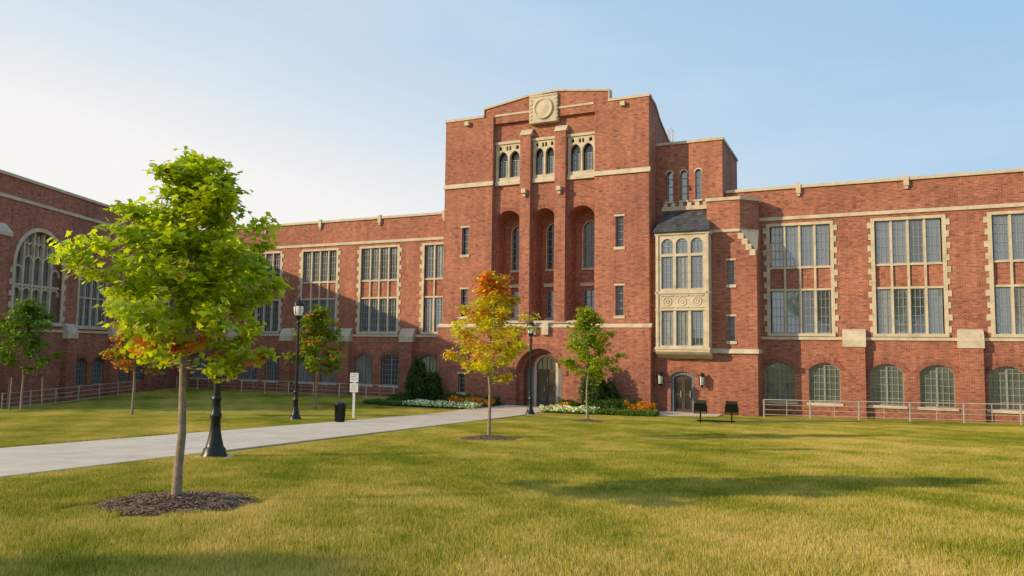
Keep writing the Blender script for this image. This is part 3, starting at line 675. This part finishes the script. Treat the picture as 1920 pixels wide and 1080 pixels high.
dk0,dk1=(.03,.065,.01),(.075,.14,.018)
shrub('evergreen_shrub',-5.8,1.2,1.0,.9,2.7,5000,.12,dk0,dk1,.55,3)
shrub('evergreen_shrub',-4.9,.9,.8,.7,1.9,3000,.12,dk0,dk1,.4,4)
shrub('evergreen_shrub',5.6,1.3,1.05,.9,2.8,5000,.12,dk0,dk1,.55,5)
shrub('evergreen_shrub',6.4,.9,.8,.6,1.6,2500,.12,dk0,dk1,.4,6)
k=7
for u,w,rx,ry,hh in ((-3.4,1,.9,.6,.75),(-2.3,.9,.8,.5,.65),(-.9,.8,.6,.5,.6),(3.9,.9,.6,.5,.6),(4.6,1.6,.6,.5,.5),(6.6,1.7,1.2,.6,.75),(7.6,1.3,.9,.7,.8),(-6.9,1.2,.9,.6,.6)):
    k+=1; shrub('low_shrub',u,w,rx,ry,hh,1400,.10,(.03,.07,.01),(.09,.16,.02),.1,k)
def flowers(name,region,n,colr,h=.28,seed=1,frac=.5):
    global rng; rng=np.random.default_rng(seed); root=empty(name)
    u0,u1,w0,w1=region; u=rng.uniform(u0,u1,n);w=rng.uniform(w0,w1,n)
    X=np.cos(A)*u-np.sin(A)*w;Yv=44.8-np.sin(A)*u-np.cos(A)*w; cl=.5+.5*np.sin(u*4.1+seed)*np.sin(w*5.3)
    g0=np.array([gz(v) for v in Yv]); z=g0+.05+rng.uniform(.05,1,n)*h*(.6+.5*cl); P=np.stack([X,Yv,z],1)
    Nr=rng.normal(size=(n,3))*.5+np.array([-.2,-.5,.9]); isf=(rng.random(n)<frac)&(z-g0>h*.35)
    kk=rng.random((n,1)); cols=np.array((.05,.12,.01))*(1-kk)+np.array((.13,.22,.02))*kk
    cols[isf]=np.array(colr)*rng.uniform(.8,1.1,(isf.sum(),1)); leaf_obj('blossoms',P,Nr,.11,cols,QUAD,root)
flowers('white_flower_bed',(-5.2,-.5,2.6,3.7),5200,(.80,.79,.74),.34,2,.65)
flowers('orange_flower_bed',(-2.9,-.3,1.5,2.4),2400,(.80,.30,.02),.55,3,.6)
flowers('white_flower_bed',(3.3,6.4,2.4,3.4),4200,(.80,.79,.74),.34,4,.65)
flowers('orange_flower_bed',(7.6,9.0,.9,2.1),2200,(.80,.28,.02),.6,5,.6)
flowers('orange_flower_bed',(3.5,4.5,1.8,2.4),900,(.80,.34,.02),.45,6,.6)
flowers('groundcover',(6.2,9.5,2.0,3.4),4500,(.09,.18,.02),.24,7)
flowers('groundcover',(-8.2,-5.0,2.2,3.5),3400,(.09,.18,.02),.22,8)
m=MB()
for reg in ([(-7.8,.1),(-.3,.1),(-.9,3.6),(-6.5,3.8)],[(3.7,.1),(8.4,.1),(9.4,.2),(9.3,3.3),(3.3,3.5)]):
    flat(m,reg,.075,SOIL)
m.obj('planting_bed_soil',uv=False)
# ------------------------------------------------------------------ street lamps
def lamp(X,Y):
    m=MB()
    m.lathe([(.0,-.1),(.24,-.1),(.24,.05),(.21,.09),(.2,.17),(.165,.2),(.15,.26),(.125,.36),(.10,.5),(.088,.72),(.105,.76),(.105,.82),(.085,.86),(.078,1.05),(.092,1.09),(.092,1.13),(.068,1.17)],BLK,32)
    m.lathe([(.068,1.15),(.052,3.75)],BLK,32,flute=.06)
    m.lathe([(.052,3.75),(.085,3.78),(.085,3.84),(.05,3.88),(.05,3.95),(.12,4.02),(.15,4.08),(.155,4.12)],BLK,20)
    m.lathe([(.14,4.12),(.19,4.3),(.2,4.42),(.18,4.52)],LGL,16)
    m.lathe([(.2,4.5),(.22,4.53),(.19,4.6),(.12,4.7),(.05,4.76),(.03,4.8),(.045,4.84),(.02,4.88),(.004,4.98)],BLK,16)
    for i in range(6):
        t=i*math.pi/3; m.tube([(.15*math.cos(t),.15*math.sin(t),4.1),(.2*math.cos(t),.2*math.sin(t),4.3),(.21*math.cos(t),.21*math.sin(t),4.52)],[.012]*3,BLK,5)
    m.lathe([(.0,.02),(.33,.02),(.34,-.1)],CONC,24); o=m.obj('street_lamp',uv=False); o.location=(X,Y,gz(Y)); return o
lamp(-5.62,14.4);lamp(-8.47,29.7);lamp(1.0,38.3)
m=MB(); m.lathe([(.0,.0),(.15,.0),(.15,.05),(.17,.07),(.19,.72),(.2,.74),(.2,.78)],BLK,24); 
for i in range(20):
    t=i*math.pi/10; m.tube([(.17*math.cos(t),.17*math.sin(t),.06),(.2*math.cos(t),.2*math.sin(t),.74)],[.012,.012],BLK,4)
m.lathe([(.2,.78),(.215,.79),(.2,.83),(.12,.87),(.1,.86),(.09,.8)],BLK,24)
o=m.obj('trash_can',uv=False);o.location=(-6.35,28.1,gz(28.1));o.scale=(1,1,.88)
m=MB(); m.box(-.045,.045,.0,.07,-.2,1.84,WHITE)
for z0,z1 in ((1.28,1.72),(1.78,2.24)): 
    m.box(-.17,.17,-.02,0,z0,z1,WHITE)
    for k in range(4): m.box(-.12,.12-.03*(k%2),-.024,-.021,z1-.1-k*.085,z1-.08-k*.085,GREYT)
o=m.obj('path_sign',uv=False); o.location=(-6.75,32.4,gz(32.4)); o.scale=(1.05,1,.86)
m=MB(); m.box(-.75,.75,-.04,.04,.08,.14,BLK)
for x in (-.62,.62):
    m.box(x-.03,x+.03,-.03,.03,-.1,.5,BLK)
    hw=.24
    c=[(x-hw,-.16,.5),(x+hw,-.16,.5),(x+hw,.2,.42),(x-hw,.2,.42),(x-hw,-.24,.8),(x+hw,-.24,.8),(x+hw,.14,.9),(x-hw,.14,.9)]
    for q in ((0,1,5,4),(1,2,6,5),(2,3,7,6),(3,0,4,7),(4,5,6,7),(3,2,1,0)): m.poly([c[i] for i in q],BLK)
    m.box(x-hw-.03,x-hw,-.03,.03,.4,.7,BLK);m.box(x+hw,x+hw+.03,-.03,.03,.4,.7,BLK); m.box(x-hw-.03,x+hw+.03,-.02,.02,.38,.42,BLK)
m.lathe([(.3,0),(.28,.02),(.0,.03)],MULCH,16,(0,0,.02))
o=m.obj('floodlight',uv=False);o.location=(8.45,31,gz(31));o.rotation_euler=(0,0,-.3);o.scale=(1,1,1.05)
def rail(u0,u1,w,step=2.2):
    m=MB(); u=u0; P=[]
    while u<=u1+.01: X,Y=LW(u,w); P.append((X,Y,gz(Y))); u+=step
    for p in P: m.box(p[0]-.03,p[0]+.03,p[1]-.03,p[1]+.03,p[2]-.1,p[2]+.92,STEEL)
    for a,b in zip(P[:-1],P[1:]):
        for h_ in (.15,.4,.64,.9): m.tube([(a[0],a[1],a[2]+h_),(b[0],b[1],b[2]+h_)],[.022,.022] if h_>.8 else [.013,.013],STEEL,5)
        m.tube([((a[0]+b[0])/2,(a[1]+b[1])/2,a[2]+.12),((a[0]+b[0])/2,(a[1]+b[1])/2,a[2]+.9)],[.015,.015],STEEL,4)
    m.obj('metal_railing',uv=False)
rail(14.4,40,.2); rail(-28.5,-7.6,-.6)
m=MB(); P=[(-25.3,yy) for yy in np.arange(37.5,52,2.2)]
for x,yy in P: m.box(x-.025,x+.025,yy-.025,yy+.025,-.1,.95,STEEL)
for h_ in (.12,.38,.62,.9): m.tube([(P[0][0],P[0][1],h_),(P[-1][0],P[-1][1],h_)],[.02,.02],STEEL,5)
m.obj('metal_railing',uv=False)
# ------------------------------------------------------------------ world, sun, camera
EL=math.radians(20); HX,HY=.965,.26
L=Vector((HX*math.cos(EL),HY*math.cos(EL),-math.sin(EL)))
w=D.worlds.new('World'); scene.world=w; w.use_nodes=True
t=NT.__new__(NT); t.t=w.node_tree; t.t.nodes.clear()
ou=t.n('ShaderNodeOutputWorld');bg=t.n('ShaderNodeBackground');sky=t.n('ShaderNodeTexSky')
sky.sky_type='NISHITA';sky.sun_disc=False;sky.sun_elevation=EL;sky.sun_rotation=math.atan2(-HX,-HY)%(2*math.pi); sky.air_density=1.0;sky.dust_density=2.5;sky.ozone_density=1.5
tc=t.n('ShaderNodeTexCoord').outputs['Generated']
nm=t.n('ShaderNodeVectorMath',operation='NORMALIZE'); t.l(tc,nm.inputs[0]); dirn=nm.outputs[0]
sx_=t.n('ShaderNodeSeparateXYZ'); t.l(dirn,sx_.inputs[0])
zc=t.math('MAXIMUM',sx_.outputs[2],0.0)
hz=t.math('POWER',t.math('SUBTRACT',1.0,zc),3.1)
dt=t.n('ShaderNodeVectorMath',operation='DOT_PRODUCT'); t.l(dirn,dt.inputs[0]); dt.inputs[1].default_value=(-HX,-HY,0)
sd=t.n('ShaderNodeMapRange'); t.l(dt.outputs['Value'],sd.inputs[0]); sd.inputs[1].default_value=-.8; sd.inputs[2].default_value=.3; sd.inputs[3].default_value=.26; sd.inputs[4].default_value=2.4
fac=t.math('MINIMUM',t.math('MULTIPLY',hz,sd.outputs[0]),.97)
mp=t.n('ShaderNodeMapping'); mp.inputs['Scale'].default_value=(1,1,4.0); t.l(dirn,mp.inputs[0]); nz=t.noise(mp.outputs[0],1.7,7,.55)
cr=t.ramp([(.48,(0,0,0)),(.8,(.28,.28,.28))],nz.outputs[0])
pale=t.mix(sky.outputs[0],(2.45,4.6,6.8),.86)
c1=t.mix(pale,(7.4,7.25,7.0),fac)
c2=t.mix(c1,(7.2,7.1,7.0),cr.outputs[0])
t.l(c2,bg.inputs[0]); t.l(bg.outputs[0],ou.inputs[0]); bg.inputs[1].default_value=.128
sun=D.lights.new('sun','SUN');sun.energy=5.0;sun.angle=math.radians(.5);sun.color=(1,.77,.46)
so=link(D.objects.new('sun',sun));so.rotation_euler=L.to_track_quat('-Z','Y').to_euler();so.location=(-30,-10,30)
cam=D.cameras.new('camera');cam.sensor_width=36;cam.lens=36*1400/1920;cam.clip_end=4000;cam.clip_start=.05
co=link(D.objects.new('camera',cam)); R=Matrix.Rotation(math.radians(94.41),4,'X')@Matrix.Rotation(math.radians(.7),4,'Z'); co.matrix_world=Matrix.Translation((0,0,3.6))@R
scene.camera=co
scene.view_settings.view_transform='Standard';scene.view_settings.look='None';scene.view_settings.exposure=0
